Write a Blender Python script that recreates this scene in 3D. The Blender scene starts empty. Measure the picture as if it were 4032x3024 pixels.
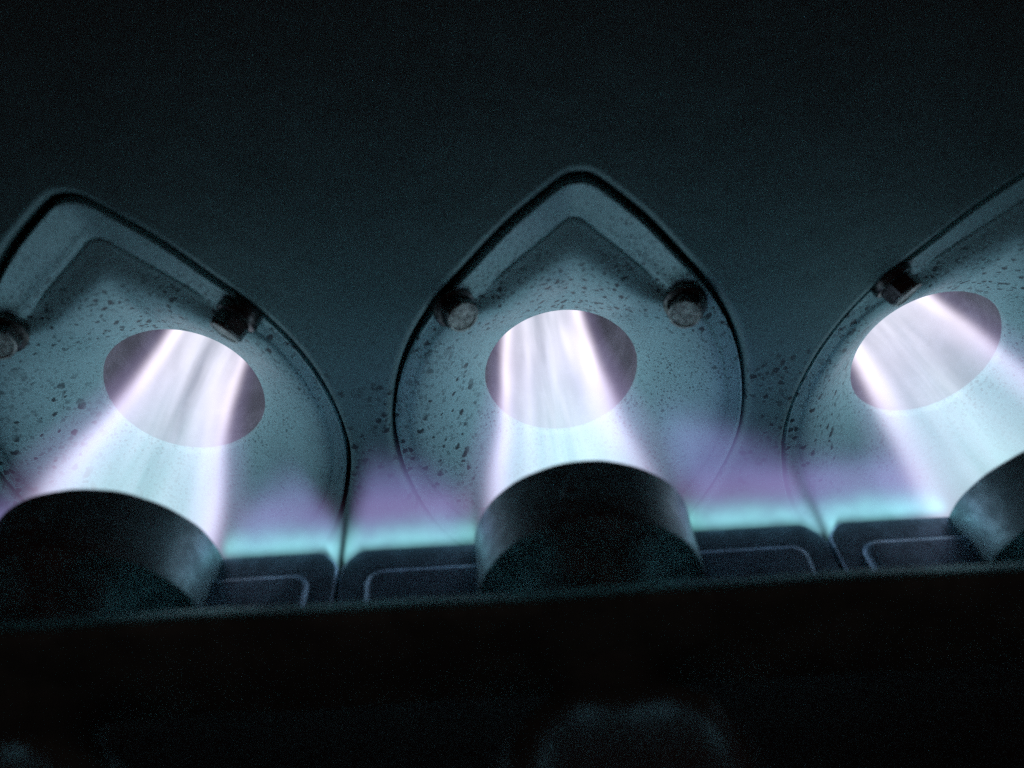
import bpy, bmesh, math, random
from mathutils import Vector, Matrix
random.seed(7)
sc = bpy.context.scene
C = sc.collection
PI = math.pi
MM = 0.001

# ---------------------------------------------------------------- camera, world, render settings
K = 0.1475
cam_data = bpy.data.cameras.new('camera')
cam = bpy.data.objects.new('camera', cam_data)
C.objects.link(cam)
pitch, roll, yaw = math.radians(37.46), math.radians(1.43), math.radians(2.47)
fw = Vector((math.sin(yaw)*math.cos(pitch), math.cos(yaw)*math.cos(pitch), -math.sin(pitch)))
r0 = Vector((math.cos(yaw), -math.sin(yaw), 0)); u0 = r0.cross(fw)
rt = r0*math.cos(roll) - u0*math.sin(roll)
up = r0*math.sin(roll) + u0*math.cos(roll)
m = Matrix((rt, up, -fw)).transposed().to_4x4()
m.translation = Vector((-0.12525*K, -K, 0.7558*K))
cam.matrix_world = m
cam_data.sensor_width = 36; cam_data.lens = 27.03
cam_data.clip_start = 0.003; cam_data.clip_end = 10
cam_data.dof.use_dof = True
cam_data.dof.focus_distance = 0.178
cam_data.dof.aperture_fstop = 7.5
sc.camera = cam

world = bpy.data.worlds.new('World'); sc.world = world
world.use_nodes = True
bg = world.node_tree.nodes['Background']
bg.inputs[0].default_value = (1.0, 0.36, 0.34, 1)      # faint ambient added everywhere, tinted red for reddish dark corners
bg.inputs[1].default_value = 0.011

sc.view_settings.view_transform = 'Standard'
sc.view_settings.look = 'None'
sc.view_settings.exposure = 0
sc.view_settings.gamma = 1
sc.cycles.use_denoising = False
sc.cycles.volume_step_rate = 0.22
sc.cycles.volume_max_steps = 256
sc.cycles.max_bounces = 6
sc.cycles.diffuse_bounces = 3
sc.cycles.glossy_bounces = 3
sc.cycles.volume_bounces = 0
sc.cycles.sample_clamp_indirect = 4

# ---------------------------------------------------------------- helpers
def tag(o, label=None, cat=None, group=None, kind=None):
    if label: o['label'] = label
    if cat: o['category'] = cat
    if group: o['group'] = group
    if kind: o['kind'] = kind
    return o

def link(name, bm, mat, parent=None, smooth=True, angle=35):
    me = bpy.data.meshes.new(name)
    bm.normal_update()
    bm.to_mesh(me); bm.free()
    if mat: me.materials.append(mat)
    o = bpy.data.objects.new(name, me); C.objects.link(o)
    if parent: o.parent = parent
    if smooth:
        for p in me.polygons: p.use_smooth = True
        lim = math.radians(angle)
        bm2 = bmesh.new(); bm2.from_mesh(me)
        for e in bm2.edges:
            if len(e.link_faces) == 2 and e.calc_face_angle(0) > lim: e.smooth = False
        bm2.to_mesh(me); bm2.free()
    return o

def empty(name, loc, parent=None):
    o = bpy.data.objects.new(name, None); C.objects.link(o)
    o.location = loc; o.empty_display_size = 0.01
    if parent: o.parent = parent
    return o

def lathe_y(prof, n=64, wob=None, closed=False):
    """profile of (y, r) revolved around the Y axis"""
    bm = bmesh.new(); rings = []
    for k, (y, r) in enumerate(prof):
        ring = []
        if r < 1e-6:
            ring = [bm.verts.new((0, y, 0))]
        else:
            for i in range(n):
                a = 2*PI*i/n
                w = wob(k, a) if wob else 0
                ring.append(bm.verts.new((r*math.cos(a), y + w, r*math.sin(a))))
        rings.append(ring)
    for a, b in zip(rings, rings[1:]):
        if len(a) == 1 and len(b) == 1: continue
        for i in range(n):
            j = (i+1) % n
            if len(a) == 1: bm.faces.new((a[0], b[i], b[j]))
            elif len(b) == 1: bm.faces.new((a[i], b[0], a[j]))
            else: bm.faces.new((a[i], b[i], b[j], a[j]))
    bmesh.ops.recalc_face_normals(bm, faces=bm.faces)
    return bm

def nodes(mat):
    mat.use_nodes = True
    nt = mat.node_tree; nt.nodes.clear()
    return nt

class NT:
    """tiny expression helper on a node tree"""
    def __init__(s, nt): s.nt = nt
    def n(s, t, **kw):
        x = s.nt.nodes.new(t)
        for k, v in kw.items(): setattr(x, k, v)
        return x
    def put(s, sock, v):
        if isinstance(v, bpy.types.NodeSocket): s.nt.links.new(v, sock)
        else: sock.default_value = v
    def m(s, op, a, b=None, c=None, clamp=False):
        x = s.n('ShaderNodeMath', operation=op, use_clamp=clamp)
        s.put(x.inputs[0], a)
        if b is not None: s.put(x.inputs[1], b)
        if c is not None: s.put(x.inputs[2], c)
        return x.outputs[0]
    def ss(s, v, lo, hi, a=0., b=1.):
        x = s.n('ShaderNodeMapRange', interpolation_type='SMOOTHSTEP')
        for k, q in enumerate((v, lo, hi, a, b)): s.put(x.inputs[k], q)
        return x.outputs[0]
    def lin(s, v, lo, hi, a=0., b=1.):
        x = s.n('ShaderNodeMapRange')
        for k, q in enumerate((v, lo, hi, a, b)): s.put(x.inputs[k], q)
        return x.outputs[0]
    def gauss(s, v, mu, sig):
        d = s.m('DIVIDE', s.m('SUBTRACT', v, mu), sig)
        return s.m('EXPONENT', s.m('MULTIPLY', s.m('MULTIPLY', d, d), -1.))
    def mix(s, f, a, b):
        x = s.n('ShaderNodeMix', data_type='RGBA')
        s.put(x.inputs[0], f); s.put(x.inputs[6], a); s.put(x.inputs[7], b)
        return x.outputs[2]
    def scale(s, col, f):
        x = s.n('ShaderNodeVectorMath', operation='SCALE')
        s.put(x.inputs[0], col); s.put(x.inputs[3], f)
        return x.outputs[0]
    def add(s, a, b):
        x = s.n('ShaderNodeVectorMath', operation='ADD')
        s.put(x.inputs[0], a); s.put(x.inputs[1], b)
        return x.outputs[0]
    def noise(s, vec, scale, detail=2, rough=.5, dim='3D'):
        x = s.n('ShaderNodeTexNoise', noise_dimensions=dim)
        if vec is not None: s.put(x.inputs['Vector'], vec)
        x.inputs['Scale'].default_value = scale
        x.inputs['Detail'].default_value = detail
        x.inputs['Roughness'].default_value = rough
        return x.outputs['Fac']
    def vor(s, vec, scale, rnd=1.):
        x = s.n('ShaderNodeTexVoronoi')
        s.put(x.inputs['Vector'], vec)
        x.inputs['Scale'].default_value = scale
        x.inputs['Randomness'].default_value = rnd
        return x.outputs['Distance'], x.outputs['Color']

# ---------------------------------------------------------------- materials
def aluminised(name, base, big_left=True, metallic=.35, rough=.5):
    """aluminised steel sheet with dark corrosion specks"""
    mat = bpy.data.materials.new(name); g = NT(nodes(mat))
    tc = g.n('ShaderNodeTexCoord').outputs['Object']
    sep = g.n('ShaderNodeSeparateXYZ'); g.put(sep.inputs[0], tc)
    X, Y, Z = sep.outputs
    wob = g.n('ShaderNodeTexNoise'); g.put(wob.inputs['Vector'], tc); wob.inputs['Scale'].default_value = 700
    wv = g.add(tc, g.scale(wob.outputs['Color'], .0016))
    def specks(scale, size, keep, soft):
        d, c = g.vor(wv, scale)
        s2 = g.n('ShaderNodeSeparateColor'); g.put(s2.inputs[0], c)
        r = g.m('MULTIPLY', g.lin(s2.outputs[1], 0, 1, .45, 1.), size)
        blob = g.ss(d, g.m('MULTIPLY', r, 1-soft), r, 1., 0.)
        on = g.ss(s2.outputs[0], keep, g.m('ADD', keep, .03), 1., 0.)
        return g.m('MULTIPLY', blob, on)
    big = specks(390, .46, .80, .35)
    mid = specks(640, .50, .75, .4)
    fine = specks(1300, .55, .9, .6)
    patch = g.noise(tc, 55, 3)
    patch2 = g.noise(tc, 150, 2)
    if big_left:
        left = g.m('MULTIPLY', g.ss(X, -.017, -.024, 0., 1.), g.ss(Z, .024, .008, 0., 1.))
        above = g.m('MULTIPLY', g.ss(Z, .014, .022, 0., 1.), g.ss(Z, .046, .030, 0., 1.))
        around = g.ss(patch, .38, .62)
        bm_ = g.m('MULTIPLY', left, g.ss(patch2, .28, .45))
        mm_ = g.m('MAXIMUM', g.m('MULTIPLY', above, .95), g.m('MULTIPLY', left, .5))
        fm_ = g.m('MAXIMUM', g.m('MULTIPLY', around, 1.), .5)
    else:
        band = g.m('MULTIPLY', g.ss(Z, .022, .010, 0., 1.), g.ss(patch2, .35, .55))
        bm_ = band; mm_ = g.m('MULTIPLY', band, .7); fm_ = g.lin(patch, .35, .65, .05, .6)
    dark = g.m('MAXIMUM', g.m('MULTIPLY', big, bm_), g.m('MAXIMUM', g.m('MULTIPLY', mid, mm_), g.m('MULTIPLY', fine, g.m('MULTIPLY', fm_, .8))))
    grain = g.noise(tc, 2600, 3, .7)
    cloud = g.noise(tc, 90, 4, .6)
    col = g.mix(cloud, tuple(b*.82 for b in base)+(1,), tuple(b*1.12 for b in base)+(1,))
    col = g.mix(g.lin(grain, .3, .7, .0, .35), col, tuple(b*.45 for b in base)+(1,))
    col = g.mix(g.m('MULTIPLY', dark, .9), col, (.022, .035, .042, 1))
    p = g.n('ShaderNodeBsdfPrincipled')
    g.put(p.inputs['Base Color'], col)
    g.put(p.inputs['Metallic'], g.m('MULTIPLY', g.m('SUBTRACT', 1., dark), metallic))
    g.put(p.inputs['Roughness'], g.lin(cloud, .3, .7, rough-.06, rough+.1))
    b = g.n('ShaderNodeBump'); b.inputs['Strength'].default_value = .35; b.inputs['Distance'].default_value = .0003
    g.put(b.inputs['Height'], g.m('SUBTRACT', g.m('ADD', g.m('MULTIPLY', grain, .5), g.m('MULTIPLY', patch2, 2.)), dark))
    g.put(p.inputs['Normal'], b.outputs[0])
    out = g.n('ShaderNodeOutputMaterial'); g.put(out.inputs[0], p.outputs[0])
    return mat

def steel(name, base, rough, metallic, blot=.5, scale=120, bump=.2):
    mat = bpy.data.materials.new(name); g = NT(nodes(mat))
    tc = g.n('ShaderNodeTexCoord').outputs['Object']
    n1 = g.noise(tc, scale, 5, .65)
    n2 = g.noise(tc, scale*9, 3, .6)
    f = g.ss(g.m('ADD', n1, g.m('MULTIPLY', g.m('SUBTRACT', n2, .5), .35)), .4, .62)
    col = g.mix(f, tuple(b*(1-blot) for b in base)+(1,), tuple(b*(1+blot*.4) for b in base)+(1,))
    p = g.n('ShaderNodeBsdfPrincipled')
    g.put(p.inputs['Base Color'], col)
    p.inputs['Metallic'].default_value = metallic
    g.put(p.inputs['Roughness'], g.lin(n1, .3, .7, rough+.1, rough-.06))
    b = g.n('ShaderNodeBump'); b.inputs['Strength'].default_value = bump; b.inputs['Distance'].default_value = .0003
    g.put(b.inputs['Height'], g.m('ADD', n1, g.m('MULTIPLY', n2, .4)))
    g.put(p.inputs['Normal'], b.outputs[0])
    out = g.n('ShaderNodeOutputMaterial'); g.put(out.inputs[0], p.outputs[0])
    return mat

M_plate = aluminised('speckled_aluminised_steel', (.37, .69, .69), True, .28, .48)
M_panel = aluminised('grey_panel_steel', (.20, .40, .39), False, .35, .5)
M_tube = steel('tube_steel', (.25, .27, .31), .6, .2, .25, 90)
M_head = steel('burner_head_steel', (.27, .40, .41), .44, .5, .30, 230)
M_bell = steel('inlet_bell_steel', (.90, .94, .95), .28, .95, .2, 60)
M_wing = steel('burner_wing_steel', (.22, .30, .38), .45, .6, .35, 140)
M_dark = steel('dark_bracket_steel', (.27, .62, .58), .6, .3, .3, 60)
M_screw = steel('black_screw_steel', (.12, .14, .13), .30, .8, .5, 500)
M_cap = steel('lit_screw_top', (.50, .62, .56), .5, .3, .5, 700, .5)  # screw steel lightened for the tops: reflected light put into the colour
M_floor = steel('cabinet_floor_steel', (.10, .08, .08), .7, .1, .3, 20)

# ---------------------------------------------------------------- the port plates and the panel behind them
S = 0.09
YF = -.0150           # flange face of the plates
YP = -.0172           # face of the surrounding panel
HOLE_R = .0185
right_half = [(0, 57.6), (2.4, 57.2), (5.2, 55.3), (9.0, 52.2), (12.8, 48.9), (16.8, 44.8), (20.8, 40.4), (25.0, 35.8),
              (29.2, 30.4), (33.2, 23.8), (36.6, 15.6), (38.9, 6.0), (39.8, -3.0), (39.4, -10.0), (38.0, -17.0),
              (35.4, -26.0), (31.4, -35.0), (25.6, -43.0), (17.5, -49.5), (8.5, -53.0), (0, -54.0)]
OUT = [(x, z) for x, z in right_half] + [(-x, z) for x, z in reversed(right_half[1:-1])]
in_half = [(0, 46.8), (2.0, 46.0), (4.6, 43.6), (9.0, 39.8), (13.5, 35.8), (17.0, 32.4), (20.8, 29.8), (25.0, 26.8), (29.0, 22.0), (33.0, 13.0),
           (35.2, 4.0), (35.6, -3.0), (34.8, -11.0), (32.0, -20.0), (27.0, -29.0), (20.0, -36.0), (10.0, -40.5), (0, -42.0)]
INN = [(x, z) for x, z in in_half] + [(-x, z) for x, z in reversed(in_half[1:-1])]

def polar(poly, n):
    """radius of a star shaped polygon at n equal angles (Catmull-Rom smoothed)"""
    dense = []
    L = len(poly)
    for i in range(L):
        p0, p1, p2, p3 = poly[i-1], poly[i], poly[(i+1) % L], poly[(i+2) % L]
        for s in range(10):
            t = s/10
            q = []
            for a in (0, 1):
                q.append(.5*((2*p1[a]) + (-p0[a]+p2[a])*t + (2*p0[a]-5*p1[a]+4*p2[a]-p3[a])*t*t + (-p0[a]+3*p1[a]-3*p2[a]+p3[a])*t**3))
            dense.append(q)
    res = []
    angs = sorted((math.atan2(z, x) % (2*PI), math.hypot(x, z)) for x, z in dense)
    angs = [(angs[-1][0]-2*PI, angs[-1][1])] + angs + [(angs[0][0]+2*PI, angs[0][1])]
    k = 0
    for i in range(n):
        a = 2*PI*i/n
        while angs[k+1][0] < a: k += 1
        (a0, ra), (a1, rb) = angs[k], angs[k+1]
        res.append(MM*(ra + (rb-ra)*(a-a0)/max(a1-a0, 1e-9)))
    return res

N = 256
RO = polar(OUT, N)
RI = polar(INN, N)
ANG = [2*PI*i/N for i in range(N)]

def sm(a, b, x):
    t = max(0, min(1, (x-a)/(b-a)))
    return t*t*(3-2*t)

def make_plate_mesh(seed, gap_l, gap_r):
    rnd = random.Random(seed)
    bm = bmesh.new(); rings = []
    def ring(f):
        rg = []
        for i, a in enumerate(ANG):
            r, y = f(i, a)
            rg.append(bm.verts.new((r*math.cos(a), y, r*math.sin(a))))
        rings.append(rg)
    def edge(i, a):
        # gap between plate and panel cutout: widest at the upper left, closing to the lower right
        w = .5+.5*math.cos(a-math.radians(114))
        return RO[i] - (gap_r + (gap_l-gap_r)*w*w)
    # hole lip turned slightly back
    ring(lambda i, a: (HOLE_R+.0001, .0022))
    ring(lambda i, a: (HOLE_R, .0010))
    ring(lambda i, a: (HOLE_R+.00012, .0001))
    ring(lambda i, a: (HOLE_R+.0005, -.0002))
    NK = 30
    def depth(u, top):
        """u 0 at the hole, 1 at the crease: bell mouth, then a low swelling that faces away from the flame"""
        uc = .74*top + .98*(1-top)
        ridge = .0150*(1-top) + .0126*top
        if u < uc:
            x = u/uc
            return ridge*(1.20*x - .20*x**6)
        t = (u-uc)/(1-uc)
        return ridge - (ridge-.0118)*top*t*t*(3-2*t)
    for k in range(1, NK+1):
        u = k/NK
        def f(i, a, u=u):
            r = HOLE_R+.0005 + (RI[i]-HOLE_R-.0005)*u
            top = sm(.70, .93, math.sin(a))
            return r, -.0002 - depth(u, top)
        ring(f)
    # crease: a small rounded step at the top, soft elsewhere
    def tp(a): return sm(.70, .93, math.sin(a))
    def crease(a): return -.0124*tp(a) + YF*(1-tp(a))
    def rim(a): return -.0164*tp(a) + (YF-.0004)*(1-tp(a))
    ring(lambda i, a: (RI[i]+.0003, crease(a)+.0006*tp(a)))
    ring(lambda i, a: (RI[i]+.0009, crease(a)+.0000*tp(a)))
    ring(lambda i, a: (RI[i]+.0014, crease(a)-.0003*tp(a)))
    ring(lambda i, a: (RI[i]+.0025, crease(a)-.0005*tp(a)))
    ring(lambda i, a: (RI[i]+.0034, crease(a)-.0008*tp(a)))
    for u in (.35, .7, .93):
        ring(lambda i, a, u=u: (RI[i]+.0034 + (edge(i, a)-RI[i]-.0034)*u, crease(a)-.0008*tp(a) + (rim(a)-crease(a)+.0008*tp(a))*u + .00015*math.sin(3*a+seed)*u))
    ring(lambda i, a: (edge(i, a)-.0004, rim(a)+.0001))
    ring(lambda i, a: (edge(i, a), rim(a)+.0005))
    ring(lambda i, a: (edge(i, a), rim(a)+.0050))
    for ra, rb in zip(rings, rings[1:]):
        for i in range(N):
            j = (i+1) % N
            bm.faces.new((ra[i], ra[j], rb[j], rb[i]))
    return bm

def hexagon(rad, y0, y1, chamf=.0):
    bm = bmesh.new()
    prof = [(y0, rad), (y1+chamf, rad), (y1, rad-chamf*1.1)]
    rings = [[bm.verts.new((r*math.cos(PI/3*i), y, r*math.sin(PI/3*i))) for i in range(6)] for y, r in prof]
    for a, b in zip(rings, rings[1:]):
        for i in range(6): bm.faces.new((a[i], b[i], b[(i+1) % 6], a[(i+1) % 6]))
    bm.faces.new(rings[-1])
    bmesh.ops.recalc_face_normals(bm, faces=bm.faces)
    return bm

def make_screw(parent, x, z, tx, tz, spin):
    """hexagon washer head screw; tx/tz lean it"""
    bm = hexagon(.0037, -.0008, -.0043, .0005)
    bmesh.ops.rotate(bm, verts=bm.verts, cent=(0, 0, 0), matrix=Matrix.Rotation(spin, 3, 'Y'))
    so = link('screw', bm, M_screw, parent, True, 25)
    so.location = (x, YF-.0001, z)
    so.rotation_euler = (tz, 0, tx)
    w = lathe_y([(.0030, .0040), (.0006, .0043), (-.0003, .0045), (-.0009, .0043), (-.0012, .0036), (-.0012, 0)], 40)
    link('washer', w, M_screw, so)
    c = lathe_y([(-.0041, .0033), (-.0046, .0032), (-.00465, .0028), (-.0044, .0026), (-.0044, 0)], 32)
    link('screw_top', c, M_cap, so)
    return so

plate_info = [
    (-S, 'speckled steel plate around the left flame, its apex turned from the centre', 3, .0014, .0009),
    (0., 'speckled steel plate around the middle flame, both screws in full view', 5, .0018, .0004),
    (S, 'speckled steel plate around the right flame, cut off by the edge of the photo', 9, .0009, .0008)]
screws = {0: [(-.0230, .0290, .15, .0, .3), (.0232, .0306, -.62, .42, .1)],
          1: [(-.0241, .0302, .45, .02, .5), (.0230, .0285, -.24, .02, .2)],
          2: [(-.0250, .0316, .58, .36, .4), (.0240, .0300, -.2, 0, .2)]}
for idx, (px, label, seed, ga, gb) in enumerate(plate_info):
    root = empty('port_plate', (px, 0, 0))
    tag(root, label, 'metal plate', 'port plates round the flames')
    link('flange', make_plate_mesh(seed, ga, gb), M_plate, root, True, 50)
    tb = lathe_y([(.0023, .0188), (.0028, .0205), (.0050, .0213), (.03, .0214), (.07, .0214), (.11, .0214), (.12, .018), (.122, 0)], 64)
    link('fire_tube', tb, M_tube, root)
    for s in screws[idx]: make_screw(root, *s)

def make_panel():
    bm = bmesh.new()
    LIP = .0019
    x0, x1, z0, z1 = -.30, .30, -.22, .30
    loops = []
    cutouts = [k*S for k in (-1, 0, 1)]
    edges = []
    for cx in cutouts:
        lp = [bm.verts.new((cx+(RO[i]+LIP)*math.cos(a), YP, (RO[i]+LIP)*math.sin(a))) for i, a in enumerate(ANG)]
        # rolled-in lip: three more rings
        prev = lp
        for dr, dy in ((.0011, .0002), (.0005, .0008), (.0002, .0021), (0, .0034), (0, .0060)):
            rg = [bm.verts.new((cx+(RO[i]+dr)*math.cos(a), YP+dy, (RO[i]+dr)*math.sin(a))) for i, a in enumerate(ANG)]
            for i in range(N):
                j = (i+1) % N
                bm.faces.new((prev[i], prev[j], rg[j], rg[i]))
            prev = rg
        for i in range(N):
            edges.append(bm.edges.get((lp[i], lp[(i+1) % N])))
    cs = [bm.verts.new(p) for p in ((x0, YP, z0), (x1, YP, z0), (x1, YP, z1), (x0, YP, z1))]
    for i in range(4): edges.append(bm.edges.new((cs[i], cs[(i+1) % 4])))
    bmesh.ops.triangle_fill(bm, use_beauty=True, use_dissolve=False, edges=edges)
    bmesh.ops.recalc_face_normals(bm, faces=bm.faces)
    f = max(bm.faces, key=lambda f: f.calc_area())
    if f.normal.y > 0: bmesh.ops.reverse_faces(bm, faces=bm.faces)
    return bm
pn = link('back_panel', make_panel(), M_panel, None, True, 60)
for p in pn.data.polygons:
    if all(abs(pn.data.vertices[v].co.y-YP) < 1e-6 for v in p.vertices): p.use_smooth = False
tag(pn, 'dull grey sheet steel panel with teardrop cutouts behind the burners', 'panel')

# dark sheet added behind the plates to blacken the gaps, open at the fire tubes
bm = bmesh.new(); edges = []
cs = [bm.verts.new(p) for p in ((-.30, .004, -.22), (.30, .004, -.22), (.30, .004, .30), (-.30, .004, .30))]
for i in range(4): edges.append(bm.edges.new((cs[i], cs[(i+1) % 4])))
for cx in (-S, 0, S):
    lp = [bm.verts.new((cx+.0210*math.cos(a), .004, .0210*math.sin(a))) for a in ANG[::4]]
    for i in range(len(lp)): edges.append(bm.edges.new((lp[i], lp[(i+1) % len(lp)])))
bmesh.ops.triangle_fill(bm, use_beauty=True, use_dissolve=False, edges=edges)
bk = link('added_backing', bm, M_dark, pn, False)

# ---------------------------------------------------------------- burners
R_H = .0200
YB = -.0510           # mouth of the burner heads
YW = -.0510
def wob(k, a):
    return 0.
def head_mesh(seed):
    rnd = random.Random(seed)
    ph = [rnd.uniform(0, 6) for _ in range(4)]
    def w(k, a):
        amp = .00045 if k in (0, 1, 13) else .0001
        return amp*(math.sin(3*a+ph[0])+.7*math.sin(7*a+ph[1])+.5*math.sin(17*a+ph[2]))
    prof = [(YB+.0120, .0185), (YB+.0006-.0006, .0195), (YB, R_H), (YB-.0004, R_H+.0003), (YB-.0012, R_H+.0002), (YB-.006, R_H), (YB-.0115, R_H),
            (YB-.0128, R_H-.0003), (YB-.0135, R_H-.0014), (YB-.0150, .0163), (YB-.0185, .0128), (YB-.0240, .0108)]
    prof = prof[1:]
    prof = [(YB-.0240, .0100), (YB-.0180, .0120), (YB-.0140, .0170), (YB-.0110, .0192), (YB-.001, .0192)] + prof
    return lathe_y(prof, 96, w)

def wing_mesh(s, tilt):
    """flat stamped wing from the head (x=.0185) to the seam (x=.0445), s = side"""
    bm = bmesh.new()
    x0, x1 = .0185, .0447
    ya, yb = YW, -.0775
    ch = .0031
    out = [(x0, ya), (x1-ch-.0004, ya), (x1-ch+.0006, ya-.0004), (x1-.0008, ya-ch+.0010), (x1, ya-ch-.0006), (x1, yb), (x0, yb)]
    top = [bm.verts.new((s*x, y, 0)) for x, y in out]
    bev = [bm.verts.new((s*(x-(.0003 if x > .03 else 0)), y-(.0003 if y > -.06 else 0), .0004)) for x, y in out]
    bot = [bm.verts.new((s*x, y, -.0034)) for x, y in out]
    n = len(out)
    for a, b in ((bot, top), (top, bev)):
        for i in range(n): bm.faces.new((a[i], a[(i+1) % n], b[(i+1) % n], b[i]))
    bm.faces.new(bev); bm.faces.new(bot[::-1])
    bmesh.ops.recalc_face_normals(bm, faces=bm.faces)
    for v in bm.verts: v.co.y += tilt*(abs(v.co.x)-.02)
    return bm

def pad_mesh(s, tilt):
    """raised pressed field of a wing with rounded corner and sloping edge"""
    bm = bmesh.new()
    def outline(off):
        x1 = .0402-off; ya = -.0562-off; r = .0030-off*.6
        pts = [(.0188, ya)]
        for k in range(7):
            a = PI/2 - (PI/2)*k/6
            pts.append((x1-r+r*math.cos(a), ya-r+r*math.sin(a)))
        pts += [(x1-.0004, -.0700), (x1-.0004, -.0770), (.0188, -.0770)]
        return pts
    rs = []
    for off, z in ((0, .00042), (.0002, .0008), (.0007, .0013), (.0010, .00145), (.0013, .0015)):
        rs.append([bm.verts.new((s*x, y, z)) for x, y in outline(off)])
    n = len(rs[0])
    for a, b in zip(rs, rs[1:]):
        for i in range(n-1): bm.faces.new((a[i], a[i+1], b[i+1], b[i]))
    bm.faces.new(rs[-1])
    bmesh.ops.recalc_face_normals(bm, faces=bm.faces)
    for v in bm.verts: v.co.y += tilt*(abs(v.co.x)-.02)
    return bm

burner_x = [-.0888, -.0018, .0886]
blabels = ['steel burner at the left, its round head dark with one shiny side',
           'steel burner in the middle, its round head a half dome below the flame',
           'steel burner at the right edge, only the left side of its head in view']
for k, bx in enumerate(burner_x):
    root = empty('gas_burner', (bx, 0, 0))
    tag(root, blabels[k], 'burner', 'burners in a row under the flames')
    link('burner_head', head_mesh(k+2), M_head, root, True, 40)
    th = lathe_y([(-.0735, .0108), (-.080, .0092), (-.083, .0094), (-.086, .0110), (-.0885, .0142), (-.0910, .0168), (-.0940, .0188), (-.0975, .0199), (-.1020, .0207), (-.1120, .0216), (-.1124, .0213),
                  (-.1020, .0203), (-.0940, .0184), (-.086, .0098)], 96)
    for v in th.verts:          # flattened, slightly dented top
        a = math.atan2(v.co.z, v.co.x)
        d = .0028*math.exp(-((a-PI/2)/.34)**2)*sm(.082, .090, -v.co.y)
        v.co.x *= 1-d/.02; v.co.z *= 1-d/.02
    bell = link('inlet_bell', th, M_bell, root)
    rb = bmesh.new(); ra = []
    for y, r in ((-.0915, .0172), (-.0940, .0188), (-.0975, .0199), (-.1020, .0207), (-.1110, .0215)):
        row = []
        for da, dr in ((-.022, -.0003), (-.012, .0005), (.012, .0005), (.022, -.0003)):
            a = math.radians(52)+da
            row.append(rb.verts.new(((r+dr)*math.cos(a), y, (r+dr)*math.sin(a))))
        ra.append(row)
    for p, q in zip(ra, ra[1:]):
        for i in range(3): rb.faces.new((p[i], p[i+1], q[i+1], q[i]))
    bmesh.ops.recalc_face_normals(rb, faces=rb.faces)
    link('seam_rib', rb, M_bell, bell)
    for s in (-1, 1):
        t = 0.0
        reach = {(-1): 0, 1: 0}[s]
        w = link('wing', wing_mesh(s, t), M_wing, root, True, 30)
        # seam midway between neighbours: stretch the wing to reach it
        seam = {(0, -1): -.1325, (0, 1): -.0471, (1, -1): -.0463, (1, 1): .0433, (2, -1): .0441, (2, 1): .1325}[(k, s)]
        want = abs(seam-bx)
        w.location.x = s*(want-.0447)
        pd = link('raised_field', pad_mesh(s, t), M_wing, w, True, 30)
    sp = lathe_y([(0, .0016), (.0003, .0013), (.0001, .0008), (.0001, 0)], 24)
    so = link('spot_weld', sp, M_head, root)
    so.rotation_euler = (PI/2, 0, 0); so.location = (-.0035, YB-.0075, .0198)

# ---------------------------------------------------------------- the cross bracket in front
bm = bmesh.new()
X0, X1 = -.26, .26
ytop, zt, zb, th = -.0800, .0212, -.0012, .0012
# closed profile (y,z): top flange turned towards the flames, web and a small bottom fold
prof = [(ytop-.0004, zt), (ytop+.0006, zt-.0001), (ytop+.0028, zt-.0016), (ytop+.0024, zt-.0022), (ytop+.0004, zt-.0012), (ytop+.0002, zb), (ytop-.0010, zb-.0004),
        (ytop-.0014, zb+.0004), (ytop-.0014, zt-.0012), (ytop-.0010, zt-.0003)]
NX = 90
rings = []
for i in range(NX+1):
    x = X0+(X1-X0)*i/NX
    dz = .00025*math.sin(x*70)+.00015*math.sin(x*190+1)
    rings.append([bm.verts.new((x, y, z+dz)) for y, z in prof])
for a, b in zip(rings, rings[1:]):
    for i in range(len(prof)):
        j = (i+1) % len(prof)
        bm.faces.new((a[i], a[j], b[j], b[i]))
bm.faces.new(rings[0]); bm.faces.new(rings[-1][::-1])
bmesh.ops.recalc_face_normals(bm, faces=bm.faces)
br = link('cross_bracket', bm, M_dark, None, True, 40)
tag(br, 'long dark steel bracket running across in front of the burners', 'bracket')

# floor of the cabinet far below
bm = bmesh.new()
q = [bm.verts.new(p) for p in ((-.6, -.6, -.22), (.6, -.6, -.22), (.6, .0, -.22), (-.6, .0, -.22))]
bm.faces.new(q)
fl = link('floor', bm, M_floor, None, False)
tag(fl, kind='structure')

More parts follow.
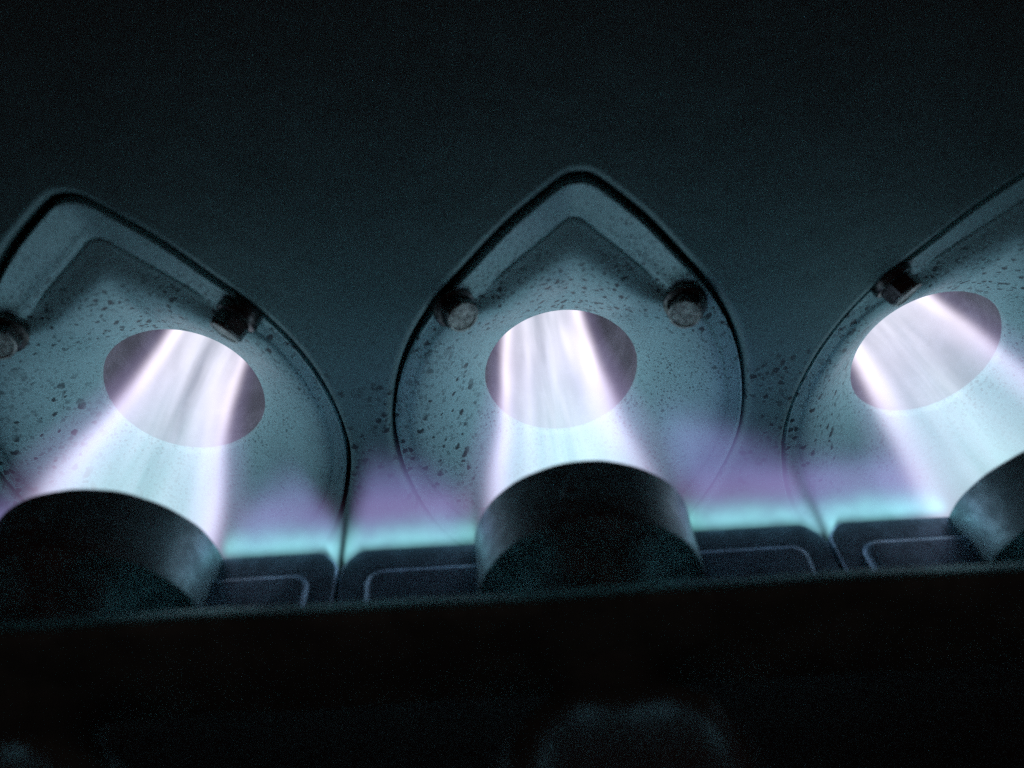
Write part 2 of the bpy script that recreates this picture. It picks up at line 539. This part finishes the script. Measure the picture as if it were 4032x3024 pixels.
# ---------------------------------------------------------------- flames
def flame_material(name, prof, cx0, seed, gain=1., wide_fill=1.):
    """glowing gas cone: thin bright shell round a dimmer teal core. prof = list of (y, radius)"""
    mat = bpy.data.materials.new(name); g = NT(nodes(mat))
    tc = g.n('ShaderNodeTexCoord').outputs['Object']
    sep = g.n('ShaderNodeSeparateXYZ'); g.put(sep.inputs[0], tc)
    X, Y, Z = sep.outputs
    # radius along the axis through a float curve
    y0, y1 = prof[0][0], prof[-1][0]
    t = g.lin(Y, y0, y1)
    fc = g.n('ShaderNodeFloatCurve')
    cv = fc.mapping.curves[0]
    pts = [((y-y0)/(y1-y0), r/.025) for y, r, *_ in prof]
    cv.points[0].location = pts[0]; cv.points[1].location = pts[-1]
    for p in pts[1:-1]: cv.points.new(*p)
    fc.mapping.update()
    g.put(fc.inputs['Value'], t)
    R = g.m('MULTIPLY', fc.outputs[0], .025)
    tb = g.n('ShaderNodeTexNoise'); tb.inputs['Scale'].default_value = 42; tb.inputs['Detail'].default_value = 2.5; tb.inputs['Roughness'].default_value = .45
    mp = g.n('ShaderNodeMapping'); g.put(mp.inputs[0], tc); mp.inputs['Scale'].default_value = (1, .45, 1); mp.inputs['Location'].default_value = (seed*.37, seed*.21, seed*.13)
    g.put(tb.inputs['Vector'], mp.outputs[0])
    tsep = g.n('ShaderNodeSeparateColor'); g.put(tsep.inputs[0], tb.outputs['Color'])
    amp = g.lin(Y, -.05, .01, .0010, .0075)
    X = g.m('ADD', X, g.m('MULTIPLY', g.m('SUBTRACT', tsep.outputs[0], .5), amp))
    Z = g.m('ADD', Z, g.m('MULTIPLY', g.m('SUBTRACT', tsep.outputs[1], .5), amp))
    rad = g.m('SQRT', g.m('ADD', g.m('MULTIPLY', X, X), g.m('MULTIPLY', Z, Z)))
    # streaks that run with the flow
    cmb = g.n('ShaderNodeCombineXYZ')
    g.put(cmb.inputs[0], g.m('DIVIDE', X, g.m('ADD', rad, .002)))
    g.put(cmb.inputs[1], g.m('MULTIPLY', Y, 5.))
    g.put(cmb.inputs[2], g.m('DIVIDE', Z, g.m('ADD', rad, .002)))
    off = g.add(cmb.outputs[0], (seed*3.1, seed*1.7, seed*.9))
    st = g.noise(off, 2.4, 3, .6)
    st2 = g.noise(off, 1.1, 1, .5)
    R = g.m('MULTIPLY', R, g.lin(st2, .25, .75, .92, 1.08))
    q = g.m('DIVIDE', rad, R)
    shell = g.gauss(q, .87, .125)
    core = g.m('MULTIPLY', g.ss(q, 1.0, .7, 0., 1.), g.lin(st, .34, .66, .62, 1.4))
    halo = g.gauss(q, 1.02, .32)
    streak = g.lin(st, .35, .65, .25, 1.9)
    # along the axis: 0 at the burner mouth
    inside = g.ss(Y, -.022, .004)          # brighter and whiter when entering the tube
    young = g.ss(Y, -.022, -.046)
    c_shell = g.mix(inside, (.82, .72, 1.0, 1), (1.0, .90, 1.0, 1))
    c_core = g.mix(inside, (.54, .95, .93, 1), (.74, .88, 1.0, 1))
    e = g.scale(c_shell, g.m('MULTIPLY', g.m('MULTIPLY', shell, streak), g.lin(inside, 0, 1, 22.*gain, 38.*gain)))
    e = g.add(e, g.scale(c_core, g.m('MULTIPLY', core, g.lin(inside, 0, 1, 10.5*gain*wide_fill, 13.*gain))))
    e = g.add(e, g.scale((.60, .46, .92), g.m('MULTIPLY', halo, g.lin(inside, 0, 1, 5.*gain, 4.*gain))))
    # green-blue root just off the mouth
    e = g.add(e, g.scale((.30, .95, .85), g.m('MULTIPLY', g.m('MULTIPLY', core, young), 3.5*gain)))
    fade = g.m('MULTIPLY', g.ss(Y, .095, .04, 0., 1.), g.ss(q, 1.42, 1.2, 0., 1.))
    em = g.n('ShaderNodeEmission')
    g.put(em.inputs[0], e); g.put(em.inputs[1], fade)
    out = g.n('ShaderNodeOutputMaterial'); g.put(out.inputs['Volume'], em.outputs[0])
    return mat

def side_flame_material(name, L, h0, h1, hb, seed, gain=1., rosy=.5, endf=1.):
    """sheet of flame over a wing. Object X: away from the head, Y: away from the slot, Z: thickness"""
    mat = bpy.data.materials.new(name); g = NT(nodes(mat))
    tc = g.n('ShaderNodeTexCoord').outputs['Object']
    sep = g.n('ShaderNodeSeparateXYZ'); g.put(sep.inputs[0], tc)
    X, Y, Z = sep.outputs
    u = g.m('DIVIDE', X, L)
    nz = g.noise(g.add(tc, (seed, 0, 0)), 95, 3, .55)
    nzs = g.noise(g.add(tc, (0, seed, 0)), 260, 2, .5)
    # outline height of the purple lobe
    h = g.m('ADD', g.lin(u, 0, 1, h0, h1), g.m('MULTIPLY', g.gauss(u, .45, .3), hb))
    h = g.m('ADD', h, g.m('MULTIPLY', g.m('SUBTRACT', nz, .5), .005))
    v = g.m('DIVIDE', Y, h)
    lobe = g.m('MULTIPLY', g.ss(v, 1.3, .5, 0., 1.), g.lin(v, 0, 1, .75, 1.))
    lobe = g.m('MULTIPLY', g.m('MULTIPLY', lobe, g.ss(u, -.02, .28, .25, 1.)), g.lin(nz, .25, .75, .78, 1.18))
    ends = g.m('MULTIPLY', g.ss(u, -.04, .10), g.ss(g.m('ADD', u, g.m('MULTIPLY', v, .10)), 1.10, .88, 1.-endf, 1.))
    thick = g.gauss(Z, 0., g.lin(Y, 0, .02, .0016, .0042))
    tk2 = g.m('DIVIDE', .0028, g.lin(Y, 0, .02, .0016, .0042))   # same brightness while it widens
    Yc = g.m('ADD', Y, g.m('MULTIPLY', g.ss(u, .86, 1.0), .0035))
    base = g.ss(g.m('ADD', Y, g.m('MULTIPLY', g.m('SUBTRACT', nz, .5), .004)), .0100, .0003, 0., 1.)
    rose = g.gauss(Y, .0095, .0042)
    e = g.scale((.34, .35, .78), g.m('MULTIPLY', g.m('MULTIPLY', lobe, ends), 76.*gain))
    e = g.add(e, g.scale((.62, .27, .55), g.m('MULTIPLY', g.m('MULTIPLY', rose, ends), 20.*gain*rosy)))
    e = g.add(e, g.scale((.26, .88, .84), g.m('MULTIPLY', g.m('MULTIPLY', g.m('POWER', base, 1.5), g.m('MULTIPLY', g.lin(nzs, .3, .7, .75, 1.2), g.ss(u, 1.08, .9, .6, 1.))), 112.*gain)))
    f = g.m('MULTIPLY', g.m('MULTIPLY', thick, tk2), g.m('MULTIPLY', g.ss(u, -.04, .06), g.ss(Yc, -.0006, .0012)))
    em = g.n('ShaderNodeEmission')
    g.put(em.inputs[0], e); g.put(em.inputs[1], f)
    out = g.n('ShaderNodeOutputMaterial'); g.put(out.inputs['Volume'], em.outputs[0])
    return mat

def box_mesh(x0, x1, y0, y1, z0, z1):
    bm = bmesh.new()
    v = [bm.verts.new((x, y, z)) for z in (z0, z1) for y in (y0, y1) for x in (x0, x1)]
    for f in ((0, 2, 3, 1), (4, 5, 7, 6), (0, 1, 5, 4), (2, 6, 7, 3), (0, 4, 6, 2), (1, 3, 7, 5)):
        bm.faces.new([v[i] for i in f])
    return bm

# per flame: x of the mouth, x at the hole, profile radii, gain
flames = [
    dict(x=-.0895, lean=.00, prof=[(-.050, .0190), (-.040, .0188), (-.030, .0172), (-.015, .0142), (0, .0117), (.02, .0106), (.05, .0100), (.10, .010)], gain=1.0,
         label='pale blue flame with two bright edges entering the left hole'),
    dict(x=-.0030, lean=.00, prof=[(-.050, .0180), (-.040, .0178), (-.030, .0166), (-.015, .0146), (0, .0121), (.02, .0111), (.05, .0104), (.10, .010)], gain=1.0,
         label='pale flame with several white streaks entering the middle hole'),
    dict(x=.0878, lean=.00, prof=[(-.050, .0192), (-.040, .0190), (-.030, .0182), (-.015, .0162), (0, .0142), (.02, .0130), (.05, .0118), (.10, .010)], gain=.9,
         label='broad pale flame entering the right hole, cut by the photo edge')]
side = {0: [(-1, .013, .012, .004, 1.0, .5, .6), (1, .012, .008, .010, .9, .5, .8)],
        1: [(-1, .012, .024, .003, .9, .9, 1.), (1, .036, .019, .002, .85, .9, .0)],
        2: [(-1, .016, .018, .000, .85, .5, .0), (1, .015, .012, .003, .8, .3, .6)]}
for k, F in enumerate(flames):
    root = empty('gas_flame', (F['x'], 0, 0))
    tag(root, F['label'], 'flame', 'flames blowing into the holes')
    pr = F['prof']
    mat = flame_material('jet_fire_%s' % 'abc'[k], pr, F['x'], k+1, F['gain'])
    mprof = []
    for y, r in pr:
        rr = r*1.4
        if y <= -.040: rr = min(rr, .0190) if y < -.045 else .024
        if y >= 0: rr = min(rr, .0176)
        mprof.append((y, rr))
    mprof = [(mprof[0][0], 0)] + mprof + [(mprof[-1][0], 0)]
    link('jet', lathe_y(mprof, 40), mat, root)
    for s, h0, h1, hb, gn, rosy, endf in side[k]:
        bx = burner_x[k]
        seam = {(0, -1): -.1325, (0, 1): -.0471, (1, -1): -.0463, (1, 1): .0433, (2, -1): .0441, (2, 1): .1325}[(k, s)]
        L = abs(seam-bx)-.0195
        mt = side_flame_material('wing_fire', L, h0, h1, hb, k*2+s+3.3, gn, rosy, endf)
        H = max(h0, h1, (h0+h1)/2+hb)*1.3+.004
        o = link('side_flame', box_mesh(-.001, L-.0001, -.0045, H, -.0085, .0085), mt, root, False)
        o.location = (bx+s*.0195-F['x'], YW+.0003, .0005)
        if s < 0: o.scale = (-1, 1, 1)
